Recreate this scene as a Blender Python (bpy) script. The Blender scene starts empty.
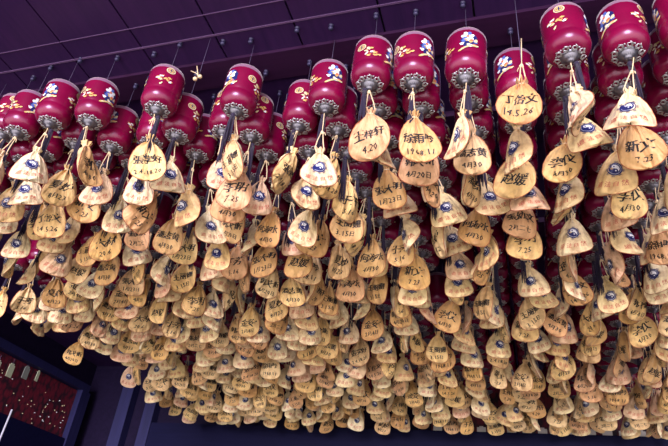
import bpy, math, random
import numpy as np
from mathutils import Vector, Matrix, Euler

random.seed(7)
RNG = random.Random(11)
SC = bpy.context.scene
COL = SC.collection
U = 1.5                    # one unit of the layout in metres
CAMZ = 1.55                # eye height
PI = math.pi


def P(x, y, z):
    """layout units (relative to the eye) -> metres"""
    return Vector((x * U, y * U, CAMZ + z * U))


# ------------------------------------------------------------------ materials
def new_mat(name):
    m = bpy.data.materials.new(name)
    m.use_nodes = True
    nt = m.node_tree
    b = nt.nodes['Principled BSDF']
    return m, nt, b


def simple(name, col, rough=0.5, metal=0.0, sheen=0.0, spec=0.5, coat=0.0):
    m, nt, b = new_mat(name)
    b.inputs['Base Color'].default_value = (*col, 1)
    b.inputs['Roughness'].default_value = rough
    b.inputs['Metallic'].default_value = metal
    b.inputs['Specular IOR Level'].default_value = spec
    b.inputs['Sheen Weight'].default_value = sheen
    b.inputs['Coat Weight'].default_value = coat
    return m


def ramp(nt, stops):
    r = nt.nodes.new('ShaderNodeValToRGB')
    el = r.color_ramp.elements
    while len(el) < len(stops):
        el.new(0.5)
    for e, (p, c) in zip(el, stops):
        e.position = p
        e.color = (*c, 1)
    return r


def fabric(name, stops, island=False, mott=(0.42, 0.22, 0.10)):
    """silk: tint picked per pouch, mottled by a little ageing"""
    m, nt, b = new_mat(name)
    L = nt.links
    if island:
        g = nt.nodes.new('ShaderNodeNewGeometry')
        src = g.outputs['Random Per Island']
    else:
        g = nt.nodes.new('ShaderNodeObjectInfo')
        src = g.outputs['Random']
    r = ramp(nt, stops)
    L.new(src, r.inputs['Fac'])
    tc = nt.nodes.new('ShaderNodeTexCoord')
    n = nt.nodes.new('ShaderNodeTexNoise')
    n.inputs['Scale'].default_value = 34
    n.inputs['Detail'].default_value = 3
    L.new(tc.outputs['Object'], n.inputs['Vector'])
    rr = ramp(nt, [(0.47, (0, 0, 0)), (0.72, (1, 1, 1))])
    L.new(n.outputs['Fac'], rr.inputs['Fac'])
    sc = nt.nodes.new('ShaderNodeMath')
    sc.operation = 'MULTIPLY'
    sc.inputs[1].default_value = 0.62
    L.new(rr.outputs['Color'], sc.inputs[0])
    mx = nt.nodes.new('ShaderNodeMix')
    mx.data_type = 'RGBA'
    mx.inputs['B'].default_value = (*mott, 1)
    L.new(sc.outputs[0], mx.inputs['Factor'])
    L.new(r.outputs['Color'], mx.inputs['A'])
    L.new(mx.outputs['Result'], b.inputs['Base Color'])
    b.inputs['Roughness'].default_value = 0.5
    b.inputs['Sheen Weight'].default_value = 0.15
    b.inputs['Specular IOR Level'].default_value = 0.35
    # crumple of the cloth, with creases running up to the gathered neck
    n2 = nt.nodes.new('ShaderNodeTexNoise')
    n2.inputs['Scale'].default_value = 26
    n2.inputs['Detail'].default_value = 2
    L.new(tc.outputs['Object'], n2.inputs['Vector'])
    height = n2.outputs['Fac']
    if not island:
        sp = nt.nodes.new('ShaderNodeSeparateXYZ')
        L.new(tc.outputs['Object'], sp.inputs[0])
        dn = nt.nodes.new('ShaderNodeMath')
        dn.operation = 'MULTIPLY_ADD'
        dn.inputs[1].default_value = -1.0
        dn.inputs[2].default_value = -.055
        L.new(sp.outputs['Z'], dn.inputs[0])
        dv = nt.nodes.new('ShaderNodeMath')
        dv.operation = 'DIVIDE'
        L.new(sp.outputs['X'], dv.inputs[0])
        L.new(dn.outputs[0], dv.inputs[1])
        cb = nt.nodes.new('ShaderNodeCombineXYZ')
        m1 = nt.nodes.new('ShaderNodeMath')
        m1.operation = 'MULTIPLY'
        m1.inputs[1].default_value = 7.0
        L.new(dv.outputs[0], m1.inputs[0])
        m2 = nt.nodes.new('ShaderNodeMath')
        m2.operation = 'MULTIPLY'
        m2.inputs[1].default_value = 14.0
        L.new(sp.outputs['Z'], m2.inputs[0])
        m3 = nt.nodes.new('ShaderNodeMath')
        m3.operation = 'MULTIPLY'
        m3.inputs[1].default_value = 40.0
        L.new(src, m3.inputs[0])
        L.new(m1.outputs[0], cb.inputs[0])
        L.new(m2.outputs[0], cb.inputs[1])
        L.new(m3.outputs[0], cb.inputs[2])
        n3 = nt.nodes.new('ShaderNodeTexNoise')
        n3.inputs['Scale'].default_value = 1.0
        n3.inputs['Detail'].default_value = 2
        L.new(cb.outputs[0], n3.inputs['Vector'])
        ad = nt.nodes.new('ShaderNodeMath')
        ad.operation = 'MULTIPLY_ADD'
        ad.inputs[1].default_value = 2.2
        L.new(n3.outputs['Fac'], ad.inputs[0])
        L.new(n2.outputs['Fac'], ad.inputs[2])
        height = ad.outputs[0]
    bp = nt.nodes.new('ShaderNodeBump')
    bp.inputs['Strength'].default_value = 0.8
    bp.inputs['Distance'].default_value = 0.010
    L.new(height, bp.inputs['Height'])
    L.new(bp.outputs['Normal'], b.inputs['Normal'])
    return m


CREAM = [(0.0, (0.90, 0.69, 0.32)), (0.25, (0.95, 0.82, 0.52)), (0.5, (0.86, 0.61, 0.28)), (0.72, (0.94, 0.78, 0.48)), (0.88, (0.82, 0.57, 0.35)), (1.0, (0.84, 0.54, 0.35))]
TAN = [(0.0, (0.84, 0.51, 0.18)), (0.3, (0.94, 0.67, 0.29)), (0.55, (0.68, 0.38, 0.14)), (0.75, (0.90, 0.66, 0.34)), (0.9, (0.76, 0.43, 0.20)), (1.0, (0.80, 0.47, 0.26))]
M = {}
M['cream'] = fabric('cream_silk', CREAM)
M['tan'] = fabric('tan_silk', TAN)
M['cream_i'] = fabric('cream_silk_far', CREAM, True)
M['tan_i'] = fabric('tan_silk_far', TAN, True)
M['piping'] = simple('russet_piping', (0.42, 0.12, 0.05), 0.6)
M['cord'] = simple('cream_cord', (0.80, 0.62, 0.38), 0.75)
M['ink'] = simple('black_ink', (0.012, 0.011, 0.014), 0.6)
M['redprint'] = simple('red_print', (0.58, 0.17, 0.11), 0.6)
M['navy'] = simple('navy_print', (0.012, 0.018, 0.12), 0.35)
M['white'] = simple('white_print', (0.82, 0.84, 0.88), 0.4)
M['blue'] = simple('blue_print', (0.07, 0.12, 0.42), 0.45)
M['gold'] = simple('gold_print', (0.62, 0.42, 0.14), 0.42)
M['coral'] = simple('coral_print', (0.65, 0.18, 0.08), 0.45)
M['pale'] = simple('pale_gold_print', (0.70, 0.60, 0.36), 0.45)
M['silver'] = simple('tarnished_silver', (0.55, 0.56, 0.60), 0.3, metal=0.7)
M['darksilver'] = simple('blackened_silver', (0.20, 0.20, 0.25), 0.3, metal=0.8)
M['tassel'] = simple('dark_purple_yarn', (0.014, 0.006, 0.030), 0.8, sheen=0.1)
M['thread'] = simple('grey_thread', (0.10, 0.08, 0.16), 0.7)
M['knob'] = simple('dark_iron', (0.05, 0.045, 0.12), 0.4, metal=0.3)


def lacquer():
    m, nt, b = new_mat('red_lacquer')
    L = nt.links
    tc = nt.nodes.new('ShaderNodeTexCoord')
    n = nt.nodes.new('ShaderNodeTexNoise')
    n.inputs['Scale'].default_value = 9
    n.inputs['Detail'].default_value = 4
    L.new(tc.outputs['Object'], n.inputs['Vector'])
    r = ramp(nt, [(0.35, (0.16, 0.0004, 0.032)), (0.7, (0.22, 0.0008, 0.043))])
    L.new(n.outputs['Fac'], r.inputs['Fac'])
    L.new(r.outputs['Color'], b.inputs['Base Color'])
    b.inputs['Roughness'].default_value = 0.27
    b.inputs['Specular IOR Level'].default_value = 0.8
    b.inputs['Specular Tint'].default_value = (.85, .75, 1, 1)
    b.inputs['Sheen Weight'].default_value = 0.12
    b.inputs['Sheen Roughness'].default_value = 0.25
    b.inputs['Sheen Tint'].default_value = (0.6, 0.55, 1, 1)
    return m


M['red'] = lacquer()
M['rimsheen'] = simple('red_lacquer_painted_sheen', (0.20, 0.085, 0.17), 0.6, sheen=0.5)  # greyish edge sheen of the lantern top, put into the colour


# ------------------------------------------------------------------ mesh helpers
class MB:
    def __init__(self):
        self.v, self.f, self.m = [], [], []

    def add(self, verts, faces, mi=0):
        o = len(self.v)
        self.v += [tuple(p) for p in verts]
        self.f += [tuple(i + o for i in fc) for fc in faces]
        self.m += [mi] * len(faces)

    def box(self, c, s, mi=0, rot=None):
        x, y, z = s[0] / 2, s[1] / 2, s[2] / 2
        vs = [Vector((a * x, b * y, d * z)) for a in (-1, 1) for b in (-1, 1) for d in (-1, 1)]
        if rot is not None:
            vs = [rot @ p for p in vs]
        vs = [p + Vector(c) for p in vs]
        self.add(vs, [(0, 1, 3, 2), (4, 6, 7, 5), (0, 4, 5, 1), (2, 3, 7, 6), (0, 2, 6, 4), (1, 5, 7, 3)], mi)

    def tube(self, pts, r, n=6, mi=0, closed=False):
        pts = [Vector(p) for p in pts]
        rs = r if isinstance(r, (list, tuple)) else [r] * len(pts)
        vs, fs = [], []
        k = len(pts)
        for i, p in enumerate(pts):
            a = pts[(i - 1) % k] if (closed or i > 0) else p
            b = pts[(i + 1) % k] if (closed or i < k - 1) else p
            t = (b - a).normalized()
            ref = Vector((0, 0, 1)) if abs(t.z) < 0.9 else Vector((1, 0, 0))
            s = t.cross(ref).normalized()
            q = s.cross(t)
            for j in range(n):
                an = 2 * PI * j / n
                vs.append(p + (s * math.cos(an) + q * math.sin(an)) * rs[i])
        for i in range(k if closed else k - 1):
            i2 = (i + 1) % k
            for j in range(n):
                j2 = (j + 1) % n
                fs.append((i * n + j, i * n + j2, i2 * n + j2, i2 * n + j))
        if not closed:
            fs.append(tuple(range(n - 1, -1, -1)))
            fs.append(tuple((k - 1) * n + j for j in range(n)))
        self.add(vs, fs, mi)

    def lathe(self, prof, n=32, mi=0, mat_of=None, cap=True, rib=0.0, c=(0, 0, 0)):
        vs, fs, ms = [], [], []
        for (r, z) in prof:
            for j in range(n):
                a = 2 * PI * j / n
                rr = r * (1 - (rib if j % 2 else 0))
                vs.append((c[0] + rr * math.cos(a), c[1] + rr * math.sin(a), c[2] + z))
        for i in range(len(prof) - 1):
            for j in range(n):
                j2 = (j + 1) % n
                fs.append((i * n + j, i * n + j2, (i + 1) * n + j2, (i + 1) * n + j))
                ms.append(mat_of(i) if mat_of else mi)
        if cap:
            fs.append(tuple(range(n - 1, -1, -1)))
            fs.append(tuple((len(prof) - 1) * n + j for j in range(n)))
            ms += [mat_of(0) if mat_of else mi, mat_of(len(prof) - 2) if mat_of else mi]
        o = len(self.v)
        self.v += vs
        self.f += [tuple(i + o for i in fc) for fc in fs]
        self.m += ms

    def ball(self, c, r, n=10, mi=0, sz=1.0):
        prof = []
        h = n // 2
        for i in range(1, h):
            t = -PI / 2 + PI * i / h
            prof.append((r * math.cos(t), r * sz * math.sin(t)))
        self.lathe(prof, n, mi, c=c)

    def mesh(self, name, mats, smooth=True):
        me = bpy.data.meshes.new(name)
        me.from_pydata(self.v, [], self.f)
        for m in mats:
            me.materials.append(m)
        me.polygons.foreach_set('material_index', self.m)
        me.polygons.foreach_set('use_smooth', [smooth] * len(self.f))
        me.update()
        return me


def obj(name, me, parent=None, loc=None, rot=None):
    o = bpy.data.objects.new(name, me)
    COL.objects.link(o)
    if parent is not None:
        o.parent = parent
    if loc is not None:
        o.location = loc
    if rot is not None:
        o.rotation_euler = rot
    return o


def tag(o, label=None, cat=None, group=None, kind=None):
    if label:
        o['label'] = label
    if cat:
        o['category'] = cat
    if group:
        o['group'] = group
    if kind:
        o['kind'] = kind
    return o


# ------------------------------------------------------------------ lantern meshes (origin: bottom of the red body)
K = 0.945
PROF = [(.018, -.0035), (.034, -.0015), (.050, .003), (.0630, .012), (.0705, .0235), (.0738, .036), (.0736, .047), (.0722, .054), (.0714, .058),
        (.0722, .062), (.0732, .072), (.0735, .095), (.0735, .130), (.0732, .165), (.0718, .177), (.0670, .186), (.0560, .1925), (.0350, .196), (.010, .197)]
PROF = [(r * K, z) for r, z in PROF]


def body_r(z):
    for (r0, z0), (r1, z1) in zip(PROF, PROF[1:]):
        if z0 <= z <= z1:
            return r0 + (r1 - r0) * (z - z0) / (z1 - z0)
    return PROF[-1][0]


b = MB()
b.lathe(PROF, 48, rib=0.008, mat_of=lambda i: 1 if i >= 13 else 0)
BODY = b.mesh('lantern_body', [M['red'], M['rimsheen']])
b = MB()
b.lathe(PROF[1::2] + [PROF[-1]], 14, mat_of=lambda i: 1 if i >= 7 else 0)
BODY_LOW = b

# ornate silver end cap with a ring of curls
b = MB()
plate = [(.031, .001), (.032, -.002), (.027, -.005), (.0235, -.008), (.022, -.013), (.014, -.016), (.011, -.021), (.008, -.025)]
b.lathe(plate, 32, rib=0.05, mi=1)
for j in range(9):
    a = 2 * PI * j / 9
    cx, cy = .0380 * math.cos(a), .0380 * math.sin(a)
    rad = Vector((math.cos(a), math.sin(a), .26)).normalized()
    tan = Vector((-math.sin(a), math.cos(a), 0))
    pts = []
    for q in range(11):            # a scroll
        t = q / 10 * 1.75 * 2 * PI
        rr = .0112 * (1 - .55 * q / 10)
        pts.append(Vector((cx, cy, -.0026)) + rad * (rr * math.cos(t)) + tan * (rr * math.sin(t)))
    b.tube(pts, .0017, 5)
    a2 = a + PI / 9
    b.ball((.0415 * math.cos(a2), .0415 * math.sin(a2), .0005), .0034, 6)
CAP = b.mesh('end_cap', [M['silver'], M['darksilver']])
b = MB()
b.lathe([(.040, .005), (.038, -.002), (.024, -.008), (.012, -.018), (.008, -.024)], 10)
CAP_LOW = b


def tassel_mb(rng, L=.15):
    b = MB()
    b.lathe([(.004, -.022), (.0085, -.026), (.009, -.034), (.006, -.038), (.0085, -.044)], 10)
    for j in range(11):
        a = rng.uniform(0, 2 * PI)
        r0 = rng.uniform(.001, .007)
        ln = L * rng.uniform(.85, 1.05)
        pts = []
        for q in range(5):
            t = q / 4
            rr = r0 * (1 + .9 * t) + .0015 * math.sin(3 * t + j)
            pts.append((rr * math.cos(a + t), rr * math.sin(a + t), -.038 - ln * t))
        b.tube(pts, [.0024, .0028, .0028, .0026, .0012], 5)
    return b


TASSELS = [tassel_mb(random.Random(s), l).mesh('tassel', [M['tassel']]) for s, l in ((1, .13), (2, .16), (3, .20))]


# painted motifs, laid on the cylinder: a = angle (0 faces -Y, positive to the right seen from the front), z in body space
def on_cyl(a, z, lift):
    r = body_r(z) + lift
    return (r * math.sin(a), -r * math.cos(a), z)


def blob(b, a0, z0, ra, rz, mi, lift, n=12, wob=0.0, rot=0.0, seed=0):
    """disc of outline n on the lantern skin; sizes in metres"""
    rg = random.Random(seed)
    vs = [on_cyl(a0, z0, lift)]
    for k in range(2):
        for j in range(n):
            t = 2 * PI * j / n
            w = (1 + wob * rg.uniform(-1, 1)) * (0.55, 1.0)[k]
            dx, dz = ra * w * math.cos(t), rz * w * math.sin(t)
            x = dx * math.cos(rot) - dz * math.sin(rot)
            y = dx * math.sin(rot) + dz * math.cos(rot)
            vs.append(on_cyl(a0 + x / .07, z0 + y, lift))
    fs = [(0, 1 + j, 1 + (j + 1) % n) for j in range(n)]
    fs += [(1 + j, 1 + n + j, 1 + n + (j + 1) % n, 1 + (j + 1) % n) for j in range(n)]
    b.add(vs, fs, mi)


MOTM = [M['gold'], M['white'], M['blue'], M['navy'], M['coral'], M['pale']]


def flower_cluster(b, a0, seed):
    rg = random.Random(seed)
    blob(b, a0, .112, .027, .036, 3, .0006, 18, .18, seed=seed)
    for j in range(7):
        t = 2 * PI * j / 7 + .3
        blob(b, a0 - .05 + .013 / .07 * math.cos(t), .128 + .014 * math.sin(t), .0100, .0080, (1, 2, 1)[j % 3], .0010, 9, .15, t, seed + j)
    blob(b, a0 - .05, .128, .0055, .0055, 4, .0014, 8)
    for j in range(11):
        blob(b, a0 + rg.uniform(-.34, .34), rg.uniform(.078, .112), .0080, .0062, (0, 2, 1, 4, 5, 2)[j % 6], .0010 + j * .00008, 8, .3, rg.uniform(0, 3), seed + 20 + j)
    for j in range(10):           # golden ribbon sweeping under the flowers
        t = j / 9
        blob(b, a0 - .40 + .78 * t, .063 + .020 * t + .005 * math.sin(t * PI), .0075, .0036, (0, 5)[j % 2], .0018, 8, .1, .4, seed)


def coin(b, a0, z0):
    blob(b, a0, z0, .0175, .0155, 5, .0006, 18)
    blob(b, a0, z0, .0138, .0120, 3, .0009, 16)
    blob(b, a0, z0, .0120, .0103, 0, .0011, 16)
    for dx, dz, w, h in ((0, 0, .0022, .0100), (-.0055, .001, .0042, .0015), (.0055, -.001, .0042, .0015), (.005, .005, .0026, .0012)):
        blob(b, a0 + dx / .07, z0 + dz, w, h, 3, .0014, 8)


def blossoms(b, a0, z0, seed, n=7, sp=.3):
    rg = random.Random(seed)
    for j in range(n):
        a, z = a0 + rg.uniform(-sp, sp), z0 + rg.uniform(-.020, .020)
        blob(b, a, z, .0080, .0040, (5, 0, 0, 1)[j % 4], .0008 + j * .0001, 8, .35, rg.uniform(-.6, .9), seed + j)
        if j % 2:
            blob(b, a + .09, z + .004, .0045, .0028, 4, .0008 + j * .0001, 6, .2, 0, seed)


def motif(name, fn, *a):
    b = MB()
    fn(b, *a)
    return b.mesh(name, MOTM)


FLOWER1 = motif('flower_motif', flower_cluster, 0.0, 5)
FLOWER2 = motif('flower_motif', flower_cluster, 3.3, 9)
COIN1 = motif('coin_motif', coin, 1.75, .150)
COIN2 = motif('coin_motif', coin, -1.75, .120)
BLOSSOM1 = motif('blossom_motif', blossoms, 1.60, .092, 3, 12, .45)
BLOSSOM2 = motif('blossom_motif', blossoms, -1.15, .092, 8, 10, .36)

# ------------------------------------------------------------------ pouch meshes (origin: knot where the drawstring meets the lantern)
LP = 0.178                      # bag length
ZT = -0.080                     # top ruffle below the knot
WP = [(0, .020), (.04, .019), (.08, .013), (.12, .0095), (.16, .016), (.24, .032), (.36, .0475), (.48, .0575), (.62, .0650), (.78, .068)]


def half_w(s, hw=1.0):
    if s >= .78:
        q = min(1.0, (s - .78) / .22)
        return hw * .068 * max(0.0, 1 - q ** 2.3) ** (1 / 2.3)
    for (a, wa), (c, wc) in zip(WP, WP[1:]):
        if a <= s <= c:
            t = (s - a) / (c - a)
            t = t * t * (3 - 2 * t) * .5 + t * .5
            return hw * (wa + (wc - wa) * t)


class Pouch:
    def __init__(self, seed):
        r = random.Random(seed)
        self.hw = r.uniform(.88, 1.02)
        self.len = LP * r.uniform(.90, 1.04)
        self.skew = r.uniform(-.020, .020)
        self.bow = r.uniform(-.022, .030)
        self.curl = r.uniform(-.085, .01)
        self.twist = r.uniform(-.55, .55)
        self.ph = [r.uniform(0, 6.28) for _ in range(5)]
        self.tilt = r.uniform(-.22, .22)

    def pt(self, u, s, side):
        """side -1 front (faces -Y), +1 back"""
        w = half_w(s, self.hw)
        x = u * w + self.skew * s * s
        z = ZT - self.len * s + self.tilt * u * w * min(1, s * 1.4)
        th = .006 + .0165 * math.sin(PI * min(1, max(0, (s - .1) / .9)) ** .8)
        if s < .12:
            th = .006 + (.12 - s) * .05
        y = side * th * max(0, 1 - u * u) ** .6 * min(1, w / .012 if s > .9 else 1)
        fold = math.exp(-max(0, s - .15) * 3.0)
        y += fold * .0085 * math.sin(5.5 * u * PI / 2 + self.ph[0]) * min(1, w / .02)
        y += side * fold * .0042 * math.sin(11 * u + self.ph[1]) * (1 - .5 * abs(u))
        y += side * .0030 * math.sin(9 * u * s + 11 * s + self.ph[4]) * (1 - u * u)
        y += side * .0022 * math.sin(7 * u + self.ph[2] + 4 * s) * (1 - u * u) * (1 - .6 * s)
        y += .0035 * math.sin(3.2 * u + self.ph[3]) * s
        y += self.bow * (u * w / .07) ** 2 + self.curl * max(0, s - .4) ** 2 * 1.6
        ang = self.twist * (s - .3)
        ca, sa = math.cos(ang), math.sin(ang)
        return Vector((x * ca - y * sa, x * sa + y * ca, z))

    def bag(self, nu=26, ns=26):
        b = MB()
        ss = [i / 14 * .78 for i in range(14)] if ns > 20 else [i / (ns // 2) * .78 for i in range(ns // 2)]
        nb = ns - len(ss)
        ss += [.78 + .22 * math.sin(PI / 2 * i / nb) for i in range(nb)] + [.9995]
        for side in (-1, 1):
            vs = [self.pt(-1 + 2 * j / nu, s, side) for s in ss for j in range(nu + 1)]
            fs = []
            for i in range(len(ss) - 1):
                for j in range(nu):
                    q = (i * (nu + 1) + j, i * (nu + 1) + j + 1, (i + 1) * (nu + 1) + j + 1, (i + 1) * (nu + 1) + j)
                    fs.append(q[::-1] if side < 0 else q)
            b.add(vs, fs, 0 if side < 0 else 1)
        # piped seam round the edge
        if nu > 16:
            edge = [self.pt(-1, s, -1) for s in ss if s > .2] + [self.pt(1, s, -1) for s in reversed(ss[:-1]) if s > .2]
            b.tube(edge, .0014, 5, 2)
        return b

    def project(self, x, zz, side, lift):
        """flat print coordinates (x right as read, zz below the top) -> on the fabric"""
        s = min(.985, max(.02, zz / self.len))
        w = max(.004, half_w(s, self.hw))
        u = max(-.97, min(.97, (x if side < 0 else -x) / w))
        p = self.pt(u, s, side)
        e = .002
        p1 = self.pt(min(.98, u + e * 20), s, side) - self.pt(max(-.98, u - e * 20), s, side)
        p2 = self.pt(u, min(.99, s + .02), side) - self.pt(u, max(.01, s - .02), side)
        n = p1.cross(p2)
        if n.length < 1e-12:
            return p
        n.normalize()
        if n.y * side < 0:
            n = -n
        return p + n * lift


POUCHES = [Pouch(100 + i) for i in range(10)]
BAGS = [p.bag().mesh('bag', [M['cream'], M['tan'], M['piping']]) for p in POUCHES]
BAGS_LOW = [p.bag(12, 14) for p in POUCHES]


# the drawstring: knot, two strands, band round the neck
def cord_mb(p, seed, low=False):
    r = random.Random(seed)
    b = MB()
    nz = ZT - p.len * .12
    n = 4 if low else 6
    for sx in (-1, 1):
        top = (sx * .003, -.003, -.002)
        bend = r.uniform(-.006, .006)
        b.tube([top, (sx * .008 + bend, -.006, nz * .45), (sx * .013 + bend, -.008, nz * .8), (sx * .009, -.006, nz)], .0021, n)
    if not low:
        ring = []
        for j in range(10):
            a = 2 * PI * j / 10
            ring.append((.0125 * math.cos(a) * p.hw, .0105 * math.sin(a), nz + .001 * math.sin(3 * a)))
        b.tube(ring, .0022, 5, closed=True)
        for dx, dz, rr in ((0, 0, .0058), (.004, -.004, .0045), (-.003, -.006, .004)):
            b.ball((dx, -.003, dz), rr, 8)
        b.tube([(0, -.004, 0), (.010, -.009, -.008), (.013, -.010, -.020)], .0016, 5)
        b.tube([(0, 0, 0), (0, 0, .13)], .0018, 5)
    return b


CORDS = [cord_mb(p, 40 + i).mesh('drawstring', [M['cord']]) for i, p in enumerate(POUCHES)]
CORDS_LOW = [cord_mb(p, 40 + i, True) for i, p in enumerate(POUCHES)]


def emblem_mb(p, low=False):
    """round yin-yang with eight trigram ticks, printed on the front"""
    b = MB()
    cz = p.len * .56
    n = 14 if low else 28

    def fan(cx, cy, r, mi, lift, a0=0, a1=2 * PI, k=n):
        pts = [(cx + r * math.cos(a0 + (a1 - a0) * j / k), cy + r * math.sin(a0 + (a1 - a0) * j / k)) for j in range(k + 1)]
        vs = [p.project(cx, cz - cy, -1, lift)] + [p.project(x, cz - y, -1, lift) for x, y in pts]
        b.add(vs, [(0, j + 1, j + 2) for j in range(k)], mi)
    R = .0155
    fan(0, 0, .0215, 0, .0010)
    fan(0, 0, .0172, 1, .0014)
    fan(0, 0, R * 1.05, 0, .0018)
    # the white fish: right half, plus top bulge, minus lower bulge
    fan(0, 0, R * .80, 1, .0022, -PI / 2 + .5, PI / 2 + .5)
    rot = .5
    tx, ty = -math.sin(rot) * R * .45, math.cos(rot) * R * .45
    fan(tx, ty, R * .38, 1, .0026)
    fan(-tx, -ty, R * .42, 0, .0026)
    fan(tx, ty, R * .16, 0, .0030, k=8)
    fan(-tx, -ty, R * .16, 1, .0030, k=8)
    if not low:
        for j in range(8):
            a = 2 * PI * j / 8
            for rr in (.0232, .0256):
                ux, uy = math.cos(a), math.sin(a)
                q = [(ux * (rr + d) - uy * h, uy * (rr + d) + ux * h) for d, h in ((-.0006, -.0048), (.0006, -.0048), (.0006, .0048), (-.0006, .0048))]
                b.add([p.project(x, cz - y, -1, .0012) for x, y in q], [(0, 1, 2, 3)], 0)
    return b


EMM = [M['navy'], M['white'], M['blue']]
EMBLEMS = [emblem_mb(p).mesh('yin_yang_emblem', EMM) for p in POUCHES]
EMBLEMS_LOW = [emblem_mb(p, True) for p in POUCHES]

# ------------------------------------------------------------------ glyphs
WRITINGS = ['丁怡文|14.5.26', '王梓轩|4.20', '徐雨吟|1968.11', '韩文斯|4月20日', '張大明|1月23日', '潘志黄|4月30', '李明|7.25', '王丽姗|3.15日', '張学好|2.4.18.20',
            '赵媛', '張幼文|2月二七', '李仪|4月30', '何海水|4月30', '于芳|5.16', '夏妙|8月23', '新文|7.23', '大林|20.6', '金安|2月4日']
SLOGAN = '道法自然'


def glyphs(chars):
    out, tmp = {}, []
    for ch in sorted(chars):
        c = bpy.data.curves.new('glyph', 'FONT')
        c.body = ch
        c.size = 1.0
        c.resolution_u = 1
        c.align_x = 'CENTER'
        o = bpy.data.objects.new('glyph', c)
        COL.objects.link(o)
        tmp.append((ch, o, c))
    dg = bpy.context.evaluated_depsgraph_get()
    dg.update()
    for ch, o, c in tmp:
        me = bpy.data.meshes.new_from_object(o.evaluated_get(dg))
        v = [(p.co.x, p.co.y) for p in me.vertices]
        f = [tuple(p.vertices) for p in me.polygons]
        if v:
            ys = [q[1] for q in v]
            if ch > '\u2fff':      # centre the glyph on its own box
                yc = (max(ys) + min(ys)) / 2
                v = [(x, y - yc) for x, y in v]
            else:
                v = [(x, y - .35) for x, y in v]
        out[ch] = (v, f)
        bpy.data.meshes.remove(me)
    for ch, o, c in tmp:
        bpy.data.objects.remove(o)
        bpy.data.curves.remove(c)
    return out


GL = glyphs(set(''.join(WRITINGS)) - {'|'} | set(SLOGAN))


def put_glyph(b, p, ch, cx, zz, size, side, rot, lift, rg=None, bold=0.0, mi=0):
    v, f = GL[ch]
    sh = rg.uniform(-.12, .3) if rg else 0
    for ox in ((0,) if not bold else (-bold, bold)):
        vs = []
        for (x, y) in v:
            if rg:
                x2 = x + sh * y + .04 * math.sin(5 * y + cx * 300)
                y2 = y * .95 + .05 * math.sin(4 * x + zz * 200)
            else:
                x2, y2 = x, y
            x2 = x2 * size + ox
            y2 = y2 * size
            X = cx + x2 * math.cos(rot) - y2 * math.sin(rot)
            Z = zz - (x2 * math.sin(rot) + y2 * math.cos(rot))
            vs.append(p.project(X, Z, side, lift))
        fs = f if side < 0 else [q[::-1] for q in f]
        b.add(vs, fs, mi)


def slogan_mb(p):
    b = MB()
    for j, ch in enumerate(SLOGAN):
        t = (j - 1.5)
        put_glyph(b, p, ch, t * .0245, p.len * (.835 - .016 * t * t), .0200, -1, t * .16, .0010, None, .0004)
    return b


SLOGANS = [slogan_mb(p).mesh('red_lettering', [M['redprint']]) for p in POUCHES]
SLOGANS_LOW = [slogan_mb(p) for p in POUCHES]


def writing_mb(p, wi):
    rg = random.Random(wi * 31 + 5)
    b = MB()
    lines = WRITINGS[wi].split('|')
    slope = rg.uniform(-.05, .28)
    nm = lines[0]
    n = len(nm)
    stepx = .098 / max(n, 2.4)
    for j, ch in enumerate(nm):
        t = j - (n - 1) / 2
        put_glyph(b, p, ch, t * stepx, p.len * (.60 if len(lines) > 1 else .68) - t * stepx * slope + rg.uniform(-.003, .003),
                  stepx * rg.uniform(.98, 1.15), 1, slope + rg.uniform(-.18, .18), .0010, rg, .0013)
    if len(lines) > 1:
        dt = lines[1]
        wds = [(.022 if ch > '\u2fff' else (.008 if ch == '.' else .0145)) for ch in dt]
        tot = sum(wds)
        sc = min(1, .098 / tot)
        x = -tot * sc / 2
        for ch, w in zip(dt, wds):
            cx = x + w * sc / 2
            put_glyph(b, p, ch, cx, p.len * .835 - cx * slope * .8, .026 * sc if ch <= '\u2fff' else .021 * sc, 1, slope * .8, .0010, rg, .0007)
            x += w * sc
    return b


WR_CACHE = {}


def writing_raw(pi, wi):
    k = (pi, wi)
    if k not in WR_CACHE:
        WR_CACHE[k] = [writing_mb(POUCHES[pi], wi), None]
    return WR_CACHE[k][0]


def writing_mesh(pi, wi):
    writing_raw(pi, wi)
    if WR_CACHE[(pi, wi)][1] is None:
        WR_CACHE[(pi, wi)][1] = WR_CACHE[(pi, wi)][0].mesh('handwriting', [M['ink']])
    return WR_CACHE[(pi, wi)][1]


# ------------------------------------------------------------------ camera
F = 594.0
cx_, cy_ = 334.0, 223.0
vy = Vector((206, -407, -F)).normalized()
vx = -Vector((-2004, -147, -F)).normalized()
vx = (vx - vy * vx.dot(vy)).normalized()
vz = vx.cross(vy)
cam = bpy.data.cameras.new('camera')
cam.lens = F / 668 * 36
cam.sensor_width = 36
cam.clip_start = 0.02
camo = bpy.data.objects.new('camera', cam)
COL.objects.link(camo)
camo.matrix_world = Matrix.Translation((0, 0, CAMZ)) @ Matrix((vx, vy, vz)).to_4x4()
SC.camera = camo


def px(w):
    d = (w - Vector((0, 0, CAMZ)))
    c = vx * d.x + vy * d.y + vz * d.z
    if c.z > -.05:
        return (-9999, -9999, 0.01)
    return (cx_ + F * c.x / -c.z, cy_ - F * c.y / -c.z, -c.z)


# ------------------------------------------------------------------ the hanging field
LANE = .1068
ROW = .0965
X0 = .36
ZC = 1.25                        # ceiling
NL, NR = 22, 24
lanes = [X0 - LANE * i for i in range(-3, NL)]
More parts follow.
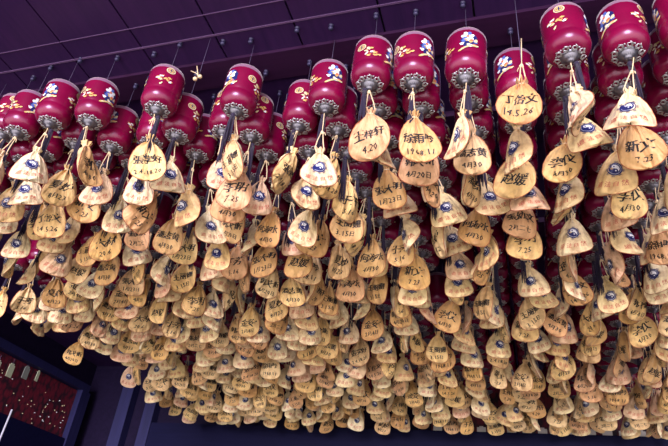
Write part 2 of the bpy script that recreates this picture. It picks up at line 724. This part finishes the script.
# lanterns measured one by one along the front edge: lane index -> (x, y, zoff, turn)
FRONT = {0: (.362, .93, .01, -1.2), 1: (.253, .938, 0, -.55), 2: (.143, .924, 0, -1.80), 4: (-.072, .945, 0, .15), 5: (-.186, .938, 0, .70),
         6: (-.284, .925, 0, 1.1), 7: (-.405, .978, 0, .25), 9: (-.630, .950, 0, 2.15), 11: (-.830, .908, 0, -1.70), 13: (-1.037, .917, 0, .50),
         14: (-1.152, .902, 0, -.75), 15: (-1.262, .91, -.01, .3)}
NO_FRONT = {3, 8, 10, 12}
ORD = ['', 'first', 'second', 'third', 'fourth', 'fifth', 'sixth', 'seventh', 'eighth', 'ninth', 'tenth', 'eleventh', 'twelfth', 'thirteenth', 'fourteenth',
       'fifteenth', 'sixteenth', 'seventeenth', 'eighteenth', 'nineteenth', 'twentieth', 'twenty-first', 'twenty-second', 'twenty-third', 'twenty-fourth']
# pouches read off the photo near the front: (lane, row) -> (side, yaw offset, writing, drop)
SPEC = {(0, 0): ('f', .7, 0, .0), (1, 0): ('f', -.12, 15, -.035), (1, 1): ('b', .1, 15, -.01), (1, 2): ('f', .05, 0, .01),
        (2, 0): ('f', -1.05, 0, -.025), (2, 1): ('f', .1, 0, 0), (2, 2): ('b', -.1, 11, 0), (2, 3): ('f', -.55, 0, 0), (2, 4): ('f', -1.0, 0, 0),
        (3, 1): ('f', -.7, 0, 0), (3, 2): ('b', .3, 9, 0), (3, 3): ('f', .1, 0, .0), (3, 4): ('b', 0, 10, 0), (3, 5): ('b', .1, 6, 0),
        (4, 0): ('f', -1.1, 0, -.02), (4, 1): ('b', -.1, 5, 0), (4, 2): ('b', 1.25, 5, 0), (4, 3): ('f', .05, 0, 0), (4, 4): ('b', 0, 12, 0),
        (5, 0): ('b', .35, 2, -.01), (5, 1): ('b', 0, 3, 0), (5, 2): ('b', 1.2, 3, 0), (5, 3): ('f', -.15, 0, 0),
        (6, 0): ('b', 0, 1, .01), (6, 1): ('f', .55, 0, 0), (6, 2): ('b', 0, 4, 0), (6, 3): ('f', -.15, 0, 0),
        (7, 0): ('f', .05, 0, -.06), (7, 1): ('b', .95, 8, 0), (7, 2): ('b', .6, 13, 0),
        (8, 1): ('b', 1.3, 8, 0), (8, 2): ('f', .4, 0, 0), (9, 0): ('b', -.9, 7, .01), (9, 1): ('b', .1, 6, -.03), (9, 2): ('f', .3, 0, 0),
        (10, 1): ('f', .1, 0, 0), (10, 2): ('b', 0, 12, 0), (11, 0): ('b', .05, 8, -.01), (11, 1): ('f', .2, 0, 0), (12, 1): ('f', -.1, 0, 0),
        (13, 0): ('b', 1.15, 11, 0), (13, 1): ('f', -.4, 0, 0), (14, 0): ('f', .1, 0, -.02), (14, 1): ('b', .3, 14, 0), (15, 0): ('f', .2, 0, 0)}


def lantern_info():
    out = []
    for li, lx in enumerate(lanes):
        lane = li - 3
        rg = random.Random(900 + lane)
        wob = rg.uniform(-.006, .006)
        for row in range(NR):
            r2 = random.Random(5000 + lane * 100 + row)
            if row == 0 and lane in NO_FRONT:
                continue
            if row == 0 and lane in FRONT:
                x, y, dz, turn = FRONT[lane]
                turn += math.atan2(-x, y)      # seen from the open side
            else:
                fy = FRONT[lane][1] if lane in FRONT else .935
                k = max(0, 1 - row / 5)
                x = lx + wob + r2.uniform(-.002, .002) + ((FRONT[lane][0] - lx - wob) * k if lane in FRONT else 0)
                y = .928 + ROW * row + (fy - .928) * k + r2.uniform(-.0015, .0015)
                dz = r2.uniform(-.012, .016)
                turn = r2.uniform(-PI, PI)
            if x < -1.62 and y < 1.55:
                continue               # the stepped corner of the display, outside the frame
            if lane >= 20 and r2.random() < .35 or lane < 19 and row > 3 and r2.random() < .04:
                continue               # gaps where no lantern hangs
            c = P(x, y, 1 + dz)
            u, v, d = px(c + Vector((0, 0, -.15)))
            if not (-60 < u < 728 and -70 < v < 520):
                continue
            out.append(dict(lane=lane, row=row, c=c, turn=turn, d=d, u=u, v=v, x=x, y=y))
    return out


LAN = lantern_info()
LAN.sort(key=lambda q: q['d'])
print('lanterns', len(LAN))


def lane_phrase(lane):
    n = lane + 1
    if lane < 0:
        return None
    if n == 1:
        return 'right-edge front lantern'
    return '%s front lantern from right' % ORD[n]


FRONT_LAB = {
    (0, 0): 'red lantern cut off by the right edge of the photo',
    (1, 0): 'large red lantern with blue flowers at its left, second from right in front',
    (2, 0): 'large red lantern topped by a gold coin motif, third from right in front',
    (3, 1): 'red lantern partly hidden behind the lone pouch hung on its own string',
    (4, 0): 'red lantern with one flower cluster in its middle, right of centre in the front',
    (5, 0): 'red lantern with flowers at its right side, just right of photo centre',
    (6, 0): 'red lantern with small pale gold blossoms, directly above the big tan pouch at centre',
    (7, 0): 'tilted-looking red lantern with white flower cluster, front edge just left of centre',
    (8, 1): 'red lantern set back in the gap between two front lanterns left of centre',
    (9, 0): 'red lantern with a coin motif halfway up, right of the loose knotted cord',
    (10, 1): 'red lantern set back directly below the loose knotted cord',
    (11, 0): 'red lantern with a coin motif near its top, left of the loose knotted cord',
    (12, 1): 'red lantern set back in the gap left of the coin-topped lantern at left',
    (13, 0): 'red lantern with flowers at its right, second front lantern from the left corner',
    (14, 0): 'red lantern with blue flowers at its left side, leftmost whole lantern in front',
    (15, 0): 'red lantern cut off by the left edge of the photo',
}
SHAPE = {'f': 'cream pouch with yin-yang facing out', 'b': 'tan pouch showing black handwriting', 's': 'pouch turned nearly edge-on'}


def lan_label(q):
    k = (q['lane'], q['row'])
    if k in FRONT_LAB:
        return FRONT_LAB[k], None
    lp = lane_phrase(q['lane'])
    if q['row'] <= 5 and lp and q['lane'] <= 15:
        return 'red lantern %s row behind %s' % (ORD[q['row']], lp), None
    return None, None


N_LAN, N_POUCH = 300, 300
# ---- lanterns
GROUP_L = 'red lanterns hanging in rows from the ceiling'
GROUP_P = 'silk pouches hanging under the lanterns'
low_l = {'body': [], 'cap': []}
for i, q in enumerate(LAN):
    rg = random.Random(700 + q['lane'] * 50 + q['row'])
    tz = rg.uniform(-.05, .05)
    rot = Euler((rg.uniform(-.04, .04), tz, q['turn']), 'XYZ')
    q['rot'] = rot
    if i >= N_LAN:
        low_l['body'].append(Matrix.Translation(q['c']) @ rot.to_matrix().to_4x4())
        continue
    root = bpy.data.objects.new('red_lantern', None)
    COL.objects.link(root)
    root.empty_display_size = .05
    root.location = q['c']
    root.rotation_euler = rot
    lab, _ = lan_label(q)
    if lab is None:
        n = q['row'] + 1
        lab = 'red lantern deep in the rows, mostly hidden by the yellow pouches'
    tag(root, lab, 'lantern', GROUP_L)
    obj('body', BODY, root)
    obj('end_cap', CAP, root)
    if q['row'] < 4:
        for nm, me in (('flower_motif', FLOWER1), ('flower_motif', FLOWER2), ('coin_motif', COIN1), ('coin_motif', COIN2), ('blossom_motif', BLOSSOM1), ('blossom_motif', BLOSSOM2)):
            obj(nm, me, root)
    else:
        obj('flower_motif', FLOWER1, root)
    obj('tassel', TASSELS[(q['lane'] + q['row'] * 2) % 3], root, loc=(.012 * rg.uniform(-1, 1), .012, 0), rot=(-tz * .5, -tz, 0))
    # thread up to the ceiling
    b = MB()
    up = rot.to_matrix().inverted() @ Vector((0, 0, CAMZ + ZC * U - .012 - q['c'].z - .196))
    b.tube([(0, 0, .196), Vector((0, 0, .196)) + up], .0010, 4)
    obj('hanging_thread', b.mesh('hanging_thread', [M['thread']]), root)

# ---- pouches
def pouch_parts(root, pi, wi, side, full):
    bag = obj('bag', BAGS[pi], root)
    obj('drawstring', CORDS[pi], root)
    if full or side != 'b':
        em = obj('yin_yang_emblem', EMBLEMS[pi], root)
        tag(em, 'round blue and white yin-yang emblem')
        tag(obj('lettering', SLOGANS[pi], root), 'four red printed characters')
    if full or side != 'f':
        tag(obj('handwriting', writing_mesh(pi, wi), root), 'black handwritten characters')


stuff_p = []
for i, q in enumerate(LAN):
    lane, row = q['lane'], q['row']
    rg = random.Random(3000 + lane * 77 + row * 13)
    pi = rg.randrange(len(POUCHES))
    wi = rg.randrange(len(WRITINGS))
    base = math.atan2(-q['c'].x, q['c'].y) * .7       # towards the open side
    drop = rg.uniform(-.034, .002)
    if (lane, row) in SPEC:
        side, off, wi, drop = SPEC[(lane, row)]
        if abs(off) > .85:
            shown = 's'
        else:
            shown = side
    else:
        t = rg.random()
        side = 'f' if t < .5 else 'b'
        off = rg.gauss(0, .38)
        shown = side
        if rg.random() < .2:
            off = rg.choice((-1, 1)) * rg.uniform(.95, 1.4)
            shown = 's'
        elif abs(off) > .85:
            shown = 's'
    yaw = base + off + (PI if side == 'b' else 0)
    hp = q['c'] + Vector((0, 0, -.028 + drop * U))
    if drop > 0:
        hp.z = q['c'].z - .028
    # yaw is applied to the pouch's own upright, then a slight swing in the viewer's plane
    R = Euler((rg.uniform(-.10, .26), rg.gauss(0, .12), 0)).to_matrix() @ Matrix.Rotation(yaw, 3, 'Z')
    mat = Matrix.Translation(hp) @ R.to_4x4()
    q.update(pmat=mat, pi=pi, wi=wi, shown=shown, side=side)
    if i >= N_POUCH:
        stuff_p.append(q)
        continue
    root = bpy.data.objects.new('wish_pouch', None)
    COL.objects.link(root)
    root.empty_display_size = .04
    root.matrix_world = mat
    lp = lane_phrase(lane)
    rows = ORD[row + 1]
    if lp and row == 0 and lane <= 15:
        lab = '%s, hanging from %s' % (SHAPE[shown], lp)
    elif lp and lane <= 15:
        lab = '%s, %s row behind %s' % (SHAPE[shown], ORD[row], lp)
    elif lane > 15:
        lab = '%s, %s lane from left side, %s row back' % (SHAPE[shown], ORD[NL - lane], rows)
    else:
        lab = '%s, %s row back, near right edge, %s lane beyond' % (SHAPE[shown], rows, ORD[-lane])
    tag(root, lab, 'pouch', GROUP_P)
    pouch_parts(root, pi, wi, shown if shown != 's' else 's', row < 6)


# ---- the many beyond the three hundred largest
def bake(name, items, mats, parent=None):
    """items: (MB, matrix, material-index map)"""
    V, Fc, Mi = [], [], []
    o = 0
    for mb, mt, mp in items:
        a = np.array(mb.v, dtype=float)
        m = np.array(mt)
        a = a @ m[:3, :3].T + m[:3, 3]
        V.append(a)
        Fc += [tuple(k + o for k in f) for f in mb.f]
        Mi += [mp[k] for k in mb.m]
        o += len(a)
    me = bpy.data.meshes.new(name)
    me.from_pydata(np.concatenate(V).tolist(), [], Fc)
    for m in mats:
        me.materials.append(m)
    me.polygons.foreach_set('material_index', Mi)
    me.polygons.foreach_set('use_smooth', [True] * len(Fc))
    me.update()
    return obj(name, me, parent)


def stuff_root(name, label, cat):
    r = bpy.data.objects.new(name, None)
    COL.objects.link(r)
    r.location = P(-.7, 2.7, .9)
    return tag(r, label, cat, None, 'stuff')


if stuff_p:
    it = []
    for q in stuff_p:
        pi = q['pi']
        it.append((BAGS_LOW[pi], q['pmat'], {0: 0, 1: 1, 2: 2}))
        it.append((CORDS_LOW[pi], q['pmat'], {0: 3}))
        if q['shown'] != 'b':
            it.append((EMBLEMS_LOW[pi], q['pmat'], {0: 4, 1: 5, 2: 6}))
            it.append((SLOGANS_LOW[pi], q['pmat'], {0: 7}))
        if q['shown'] != 'f':
            it.append((writing_raw(pi, q['wi']), q['pmat'], {0: 8}))
    o = bake('distant_wish_pouch', it, [M['cream_i'], M['tan_i'], M['piping'], M['cord'], M['navy'], M['white'], M['blue'], M['redprint'], M['ink']])
    tag(o, 'small pouches crowded together in the farthest rows along the bottom', 'pouches', None, 'stuff')
if low_l['body']:
    it = []
    for mt in low_l['body']:
        it.append((BODY_LOW, mt, {0: 0, 1: 1}))
        it.append((CAP_LOW, mt, {0: 2}))
    o = bake('distant_red_lantern', it, [M['red'], M['rimsheen'], M['darksilver']])
    tag(o, 'farthest rows of red lanterns above the smallest pouches', 'lanterns', None, 'stuff')

# ---- the lone pouch hung straight from the ceiling, and the loose knotted cord
hp = P(.047, .93, 1.004)
root = bpy.data.objects.new('wish_pouch', None)
COL.objects.link(root)
root.matrix_world = Matrix.Translation(hp) @ (Euler((-.05, .06, 0)).to_matrix() @ Matrix.Rotation(PI + .03, 3, 'Z')).to_4x4()
tag(root, 'lone golden pouch with black handwriting hung on its own string in front of a lantern', 'pouch', GROUP_P)
pouch_parts(root, 1, 0, 'b', True)
b = MB()
up = root.matrix_world.to_3x3().inverted() @ Vector((0, 0, CAMZ + ZC * U - .012 - hp.z))
b.tube([(0, 0, 0), up], .0012, 4)
obj('hanging_thread', b.mesh('hanging_thread', [M['thread']]), root)

b = MB()
b.ball((-.012, 0, 0), .009, 8)
b.ball((.010, -.004, .004), .0085, 8)
b.tube([(0, 0, .004), (-.008, 0, .03), (-.022, 0, .072)], .0022, 5)
b.tube([(.004, 0, .004), (-.012, -.002, .028), (-.040, -.003, .046)], .0018, 5)
b.tube([(.0, 0, .0), (0, 0, P(0, 0, ZC).z - .012 - P(0, 0, 1.09).z)], .0010, 4, 1)
o = obj('knotted_cord', b.mesh('knotted_cord', [M['cord'], M['thread']]), None, P(-.735, .905, 1.09))
tag(o, 'loose cream cord with two knots hanging where a lantern is missing', 'cord')

# ------------------------------------------------------------------ ceiling and its knobs


def wood(name, c0, c1, rough=.45, scale=(3, 60, 60)):
    m, nt, bs = new_mat(name)
    L = nt.links
    tc = nt.nodes.new('ShaderNodeTexCoord')
    mp = nt.nodes.new('ShaderNodeMapping')
    mp.inputs['Scale'].default_value = scale
    n = nt.nodes.new('ShaderNodeTexNoise')
    n.inputs['Scale'].default_value = 1
    n.inputs['Detail'].default_value = 5
    L.new(tc.outputs['Object'], mp.inputs['Vector'])
    L.new(mp.outputs['Vector'], n.inputs['Vector'])
    r = ramp(nt, [(0.3, c0), (0.7, c1)])
    L.new(n.outputs['Fac'], r.inputs['Fac'])
    L.new(r.outputs['Color'], bs.inputs['Base Color'])
    bs.inputs['Roughness'].default_value = rough
    bs.inputs['Specular IOR Level'].default_value = .12 if name in ('dark_wall_paint', 'dark_blue_paint') else .4
    bp = nt.nodes.new('ShaderNodeBump')
    bp.inputs['Strength'].default_value = .15
    bp.inputs['Distance'].default_value = .004
    L.new(n.outputs['Fac'], bp.inputs['Height'])
    L.new(bp.outputs['Normal'], bs.inputs['Normal'])
    return m


M['plank'] = wood('purple_red_paint', (.028, .009, .068), (.042, .012, .086), .5, (40, 3, 40))
M['plankred'] = wood('dark_red_paint', (.028, .006, .038), (.040, .008, .050), .5, (3, 40, 40))
M['batten'] = simple('worn_lavender_edge', (.13, .07, .18), .5)
M['groove'] = simple('groove_dark', (.010, .006, .02), .8)
M['beam'] = wood('dark_blue_paint', (.003, .003, .024), (.005, .005, .034), .6, (3, 40, 40))
M['post'] = wood('blue_post_paint', (.009, .009, .055), (.014, .013, .078), .55, (40, 40, 3))

zc = CAMZ + ZC * U
XL, XR = -2.86 * U, 2.2 * U
YF, YB = .30 * U, 3.42 * U
b = MB()
b.box(((XL + XR) / 2, (YF + YB) / 2, zc + .06), (XR - XL, YB - YF, .08), 1)
pw = .225 * U
x = -2.875 * U
off = -.939 * ZC * U
k0 = math.ceil((XL - off) / pw)
xs = [off + k * pw for k in range(k0 - 1, int((XR - off) / pw) + 1)]
for x in xs:
    a, c = max(XL, x + .004), min(XR, x + pw - .004)
    if c > a:
        b.box(((a + c) / 2, (YF + YB) / 2, zc + .010), (c - a, YB - YF, .020), 0)
tag(obj('ceiling', b.mesh('ceiling', [M['plank'], M['groove']], False)), kind='structure')
# slim battens across the planks
for n, (y0, y1, dz, mt) in enumerate(((.835, .837, .003, 'batten'), (.899, .904, .004, 'batten'), (.982, 1.075, .016, 'plankred'), (1.30, 1.40, .03, 'plankred'), (1.9, 2.0, .03, 'plankred'))):
    b = MB()
    b.box(((XL + XR) / 2, (y0 + y1) / 2 * U, zc - dz / 2), (XR - XL, (y1 - y0) * U, dz), 0)
    tag(obj('trim_%d' % (n + 1), b.mesh('batten', [M[mt]], False)), kind='structure')

b = MB()
b.lathe([(.010, 0), (.010, -.003), (.004, -.004), (.004, -.007), (.008, -.010), (.010, -.016), (.008, -.022), (.003, -.025)], 14)
KNOB = b.mesh('ceiling_knob', [M['knob']])
kn = 0
for lane in range(0, 17):
    for row in range(0, 3):
        m = [q for q in LAN if q['lane'] == lane and q['row'] == row]
        if m:
            x, y = m[0]['c'].x, m[0]['c'].y
        elif row == 0:
            x, y = (X0 - LANE * lane) * U, .925 * U
            if lane == 3:
                x, y = .047 * U, .93 * U
        else:
            continue
        if row == 0:
            y = min(y, .935 * U)
        u, v, d = px(Vector((x, y, zc)))
        if not (0 <= u <= 668 and -4 <= v <= 100):
            continue
        dz = .016 if .982 < y / U < 1.075 else 0
        o = obj('ceiling_knob', KNOB, None, (x, y, zc - dz))
        lp = lane_phrase(lane)
        if row == 0:
            lb = 'dark round ceiling knob directly above %s' % lp
        else:
            lb = 'dark ceiling knob %s row behind the one above %s' % (ORD[row], lp)
        tag(o, lb, 'ceiling knob', 'knobs on the planked ceiling')

# ------------------------------------------------------------------ walls and floor
M['floor'] = simple('grey_stone', (.10, .09, .11), .6)
M['wallred'] = wood('dark_wall_paint', (.006, .003, .018), (.010, .005, .026), .6, (30, 30, 30))


def red_cards():
    m, nt, bs = new_mat('red_card_panel')
    L = nt.links
    tc = nt.nodes.new('ShaderNodeTexCoord')
    mp = nt.nodes.new('ShaderNodeMapping')
    mp.inputs['Scale'].default_value = (30, 30, 18)
    L.new(tc.outputs['Object'], mp.inputs['Vector'])
    v = nt.nodes.new('ShaderNodeTexVoronoi')
    v.inputs['Scale'].default_value = 1.0
    L.new(mp.outputs['Vector'], v.inputs['Vector'])
    r = ramp(nt, [(0.0, (.16, .006, .022)), (0.45, (.12, .005, .020)), (0.75, (.02, .003, .012))])
    L.new(v.outputs['Distance'], r.inputs['Fac'])
    L.new(r.outputs['Color'], bs.inputs['Base Color'])
    bs.inputs['Roughness'].default_value = .6
    return m


M['cards'] = red_cards()
ztop = CAMZ + 1.03 * U
b = MB()
b.box((XL - .06, (YF + YB) / 2, zc / 2 + .05), (.13, YB - YF, zc + .1), 0)
tag(obj('wall_left', b.mesh('wall', [M['wallred']], False)), kind='structure')
b = MB()
b.box(((XL + XR) / 2, YB + .04, zc / 2 + .05), (XR - XL + .2, .10, zc + .1), 0)
tag(obj('wall_back', b.mesh('wall', [M['wallred']], False)), kind='structure')
b = MB()
b.box(((XL + XR) / 2, (YB - 1.0) / 2, -.05), (XR - XL + .3, YB + 1.0, .10), 0)
tag(obj('floor', b.mesh('floor', [M['floor']], False)), kind='structure')

# the left wall's panel of red cards, framed by blue timber
xw = -2.8 * U
card = MB()
card.box((xw - .03, (1.2 + 3.25) / 2 * U, CAMZ + (.715 + 1.02) / 2 * U), (.04, 2.05 * U, .305 * U), 0)
o = obj('red_panel', card.mesh('red_panel', [M['cards']], False))
tag(o, 'dark red panel covered in small cards on the left wall', 'panel')
rg = random.Random(4)
dots = MB()
for k in range(70):
    y = rg.uniform(2.35, 3.2) * U
    z = CAMZ + rg.uniform(.73, .93) * U
    dots.box((xw - .006, y, z), (.006, rg.uniform(.003, .008), rg.uniform(.004, .009)), rg.choice((0, 0, 1)))
dd = obj('card_dots', dots.mesh('card_dots', [M['pale'], M['white']], False), o)
dd['kind'] = 'stuff'
tag(dd, 'tiny pale dots among the red cards')


def frame_box(name, c, s, mt):
    b = MB()
    b.box(c, s)
    return tag(obj(name, b.mesh(name, [M[mt]], False)), kind='structure')


frame_box('trim_10', (xw, (1.0 + 3.31) / 2 * U, ztop + .03), (.09, 2.31 * U, .07), 'post')
frame_box('trim_11', (xw, (1.0 + 3.31) / 2 * U, CAMZ + .45 * U), (.07, 2.31 * U, .53 * U), 'beam')
frame_box('trim_12', (xw + .002, 3.285 * U, (ztop - .006) / 2), (.10, .085 * U, ztop - .006), 'post')
# pillars and blue beam of the back wall
yb = 3.38 * U
frame_box('trim_13', (-2.50 * U, yb, (zc - .2) / 2), (.085 * U, .10, zc - .2), 'post')
frame_box('trim_14', (-2.30 * U, yb, (zc - .2) / 2), (.075 * U, .10, zc - .2), 'post')
frame_box('trim_15', ((-2.26 + 2.2) / 2 * U, yb, CAMZ + .62 * U), (4.46 * U, .09, .475 * U), 'beam')
# pale paper tags hung on both walls
TAGM = simple('pale_tag_paper', (.55, .60, .42), .6)
TAGM2 = simple('grey_tag_paper', (.26, .28, .26), .6)


def make_tag(mt, w, h):
    b = MB()
    b.box((0, 0, 0), (.006, w, h))
    b.box((0, 0, h / 2 + .006), (.005, w * .6, .014))
    b.tube([(0, 0, h / 2 + .010), (0, 0, h / 2 + .055)], .002, 4, 1)
    return b.mesh('paper_tag', [mt, M['thread']], False)


TM1, TM2 = make_tag(TAGM, .060, .105), make_tag(TAGM2, .060, .100)
TM3 = make_tag(TAGM, .030, .085)
for (y, z, me, lb) in ((2.655, .945, TM1, 'pale green tag, leftmost whole one on the red card panel'), (2.77, .972, TM2, 'greyish tag between two pale tags on the red card panel'),
                       (2.865, .985, TM3, 'narrow pale tag, rightmost on the red card panel'), (2.555, .93, TM1, 'pale tag cut by the left edge of the photo')):
    o = obj('paper_tag', me, None, Vector((xw - .0068, y * U, CAMZ + z * U)))
    tag(o, lb, 'tag', 'tags on the left wall panel')
b = MB()
b.box((0, 0, 0), (.070, .008, .040))
b.box((0, 0, .024), (.030, .007, .010))
WT = b.mesh('paper_tag', [simple('white_tag_paper', (.50, .47, .46), .6)], False)
k = 0
for j in range(16):
    x = -.46 + .078 * j
    if x > .75:
        break
    o = obj('paper_tag', WT, None, Vector((x * U, yb - .030, CAMZ + .8575 * U + .0195)))
    tag(o, 'small white tag standing on the blue back beam, %s from the left' % ORD[j + 1], 'tag', 'white tags along the back wall')
card = MB()
card.box((.85 * U, YB - .021, CAMZ + 1.02 * U), (2.7 * U, .02, .33 * U), 0)  # red lantern reflections on the back wall, put in as a coloured panel
tag(obj('red_panel', card.mesh('red_panel', [M['cards']], False)), 'dark red panel painted for lantern reflections on the back wall at lower right', 'panel')
# thin pale rod standing by the left wall
p0 = Vector((xw + .14, 2.55 * U, 0.0))
b = MB()
pa = P(-2.70, 2.67, .73)
pb = P(-2.70, 2.665, .58)
dirn = (pa - pb).normalized()
base = pb + dirn * (-(pb.z - .0) / dirn.z)
b.tube([(0, 0, 0), pa - base], .008, 6)
o = obj('thin_rod', b.mesh('thin_rod', [simple('pale_rod', (.75, .75, .85), .4)]), None, base)
tag(o, 'thin pale rod standing in front of the left wall at the lower left corner', 'rod')

# ------------------------------------------------------------------ daylight from the open courtyard behind the viewer
w = bpy.data.worlds.new('courtyard_daylight')
SC.world = w
w.use_nodes = True
nt = w.node_tree
L = nt.links
bg = nt.nodes['Background']
tc = nt.nodes.new('ShaderNodeTexCoord')
sep = nt.nodes.new('ShaderNodeSeparateXYZ')
L.new(tc.outputs['Generated'], sep.inputs[0])
mr = nt.nodes.new('ShaderNodeMapRange')
mr.inputs['From Min'].default_value = -1
mr.inputs['From Max'].default_value = 1
L.new(sep.outputs['Z'], mr.inputs['Value'])
# sunlit paving below the horizon, hazy lavender sky above it
rp = ramp(nt, [(0.0, (.6, .52, .46)), (0.25, (1.5, 1.30, 1.15)), (0.47, (1.5, 1.34, 1.25)), (0.52, (.75, .68, 1.0)), (0.60, (.30, .28, .65)), (1.0, (.14, .14, .45))])
L.new(mr.outputs['Result'], rp.inputs['Fac'])
fr = nt.nodes.new('ShaderNodeMapRange')        # the courtyard lies on the open side
fr.interpolation_type = 'SMOOTHSTEP'
fr.inputs['From Min'].default_value = .35
fr.inputs['From Max'].default_value = -.85
fr.inputs['To Min'].default_value = .05
fr.inputs['To Max'].default_value = 1.7
L.new(sep.outputs['Y'], fr.inputs['Value'])
L.new(rp.outputs['Color'], bg.inputs['Color'])
L.new(fr.outputs['Result'], bg.inputs['Strength'])

s = bpy.data.lights.new('sun', 'SUN')
s.energy = 4.0
s.angle = math.radians(24)
s.color = (.92, .85, 1.0)
so = bpy.data.objects.new('sun', s)
COL.objects.link(so)
so.location = (0, -4, 3)
so.rotation_euler = Vector((-.10, 1, -.06)).to_track_quat('-Z', 'Y').to_euler()

SC.view_settings.view_transform = 'Standard'
SC.view_settings.look = 'None'
SC.view_settings.gamma = 1
SC.view_settings.use_curve_mapping = False
SC.view_settings.exposure = 0.18
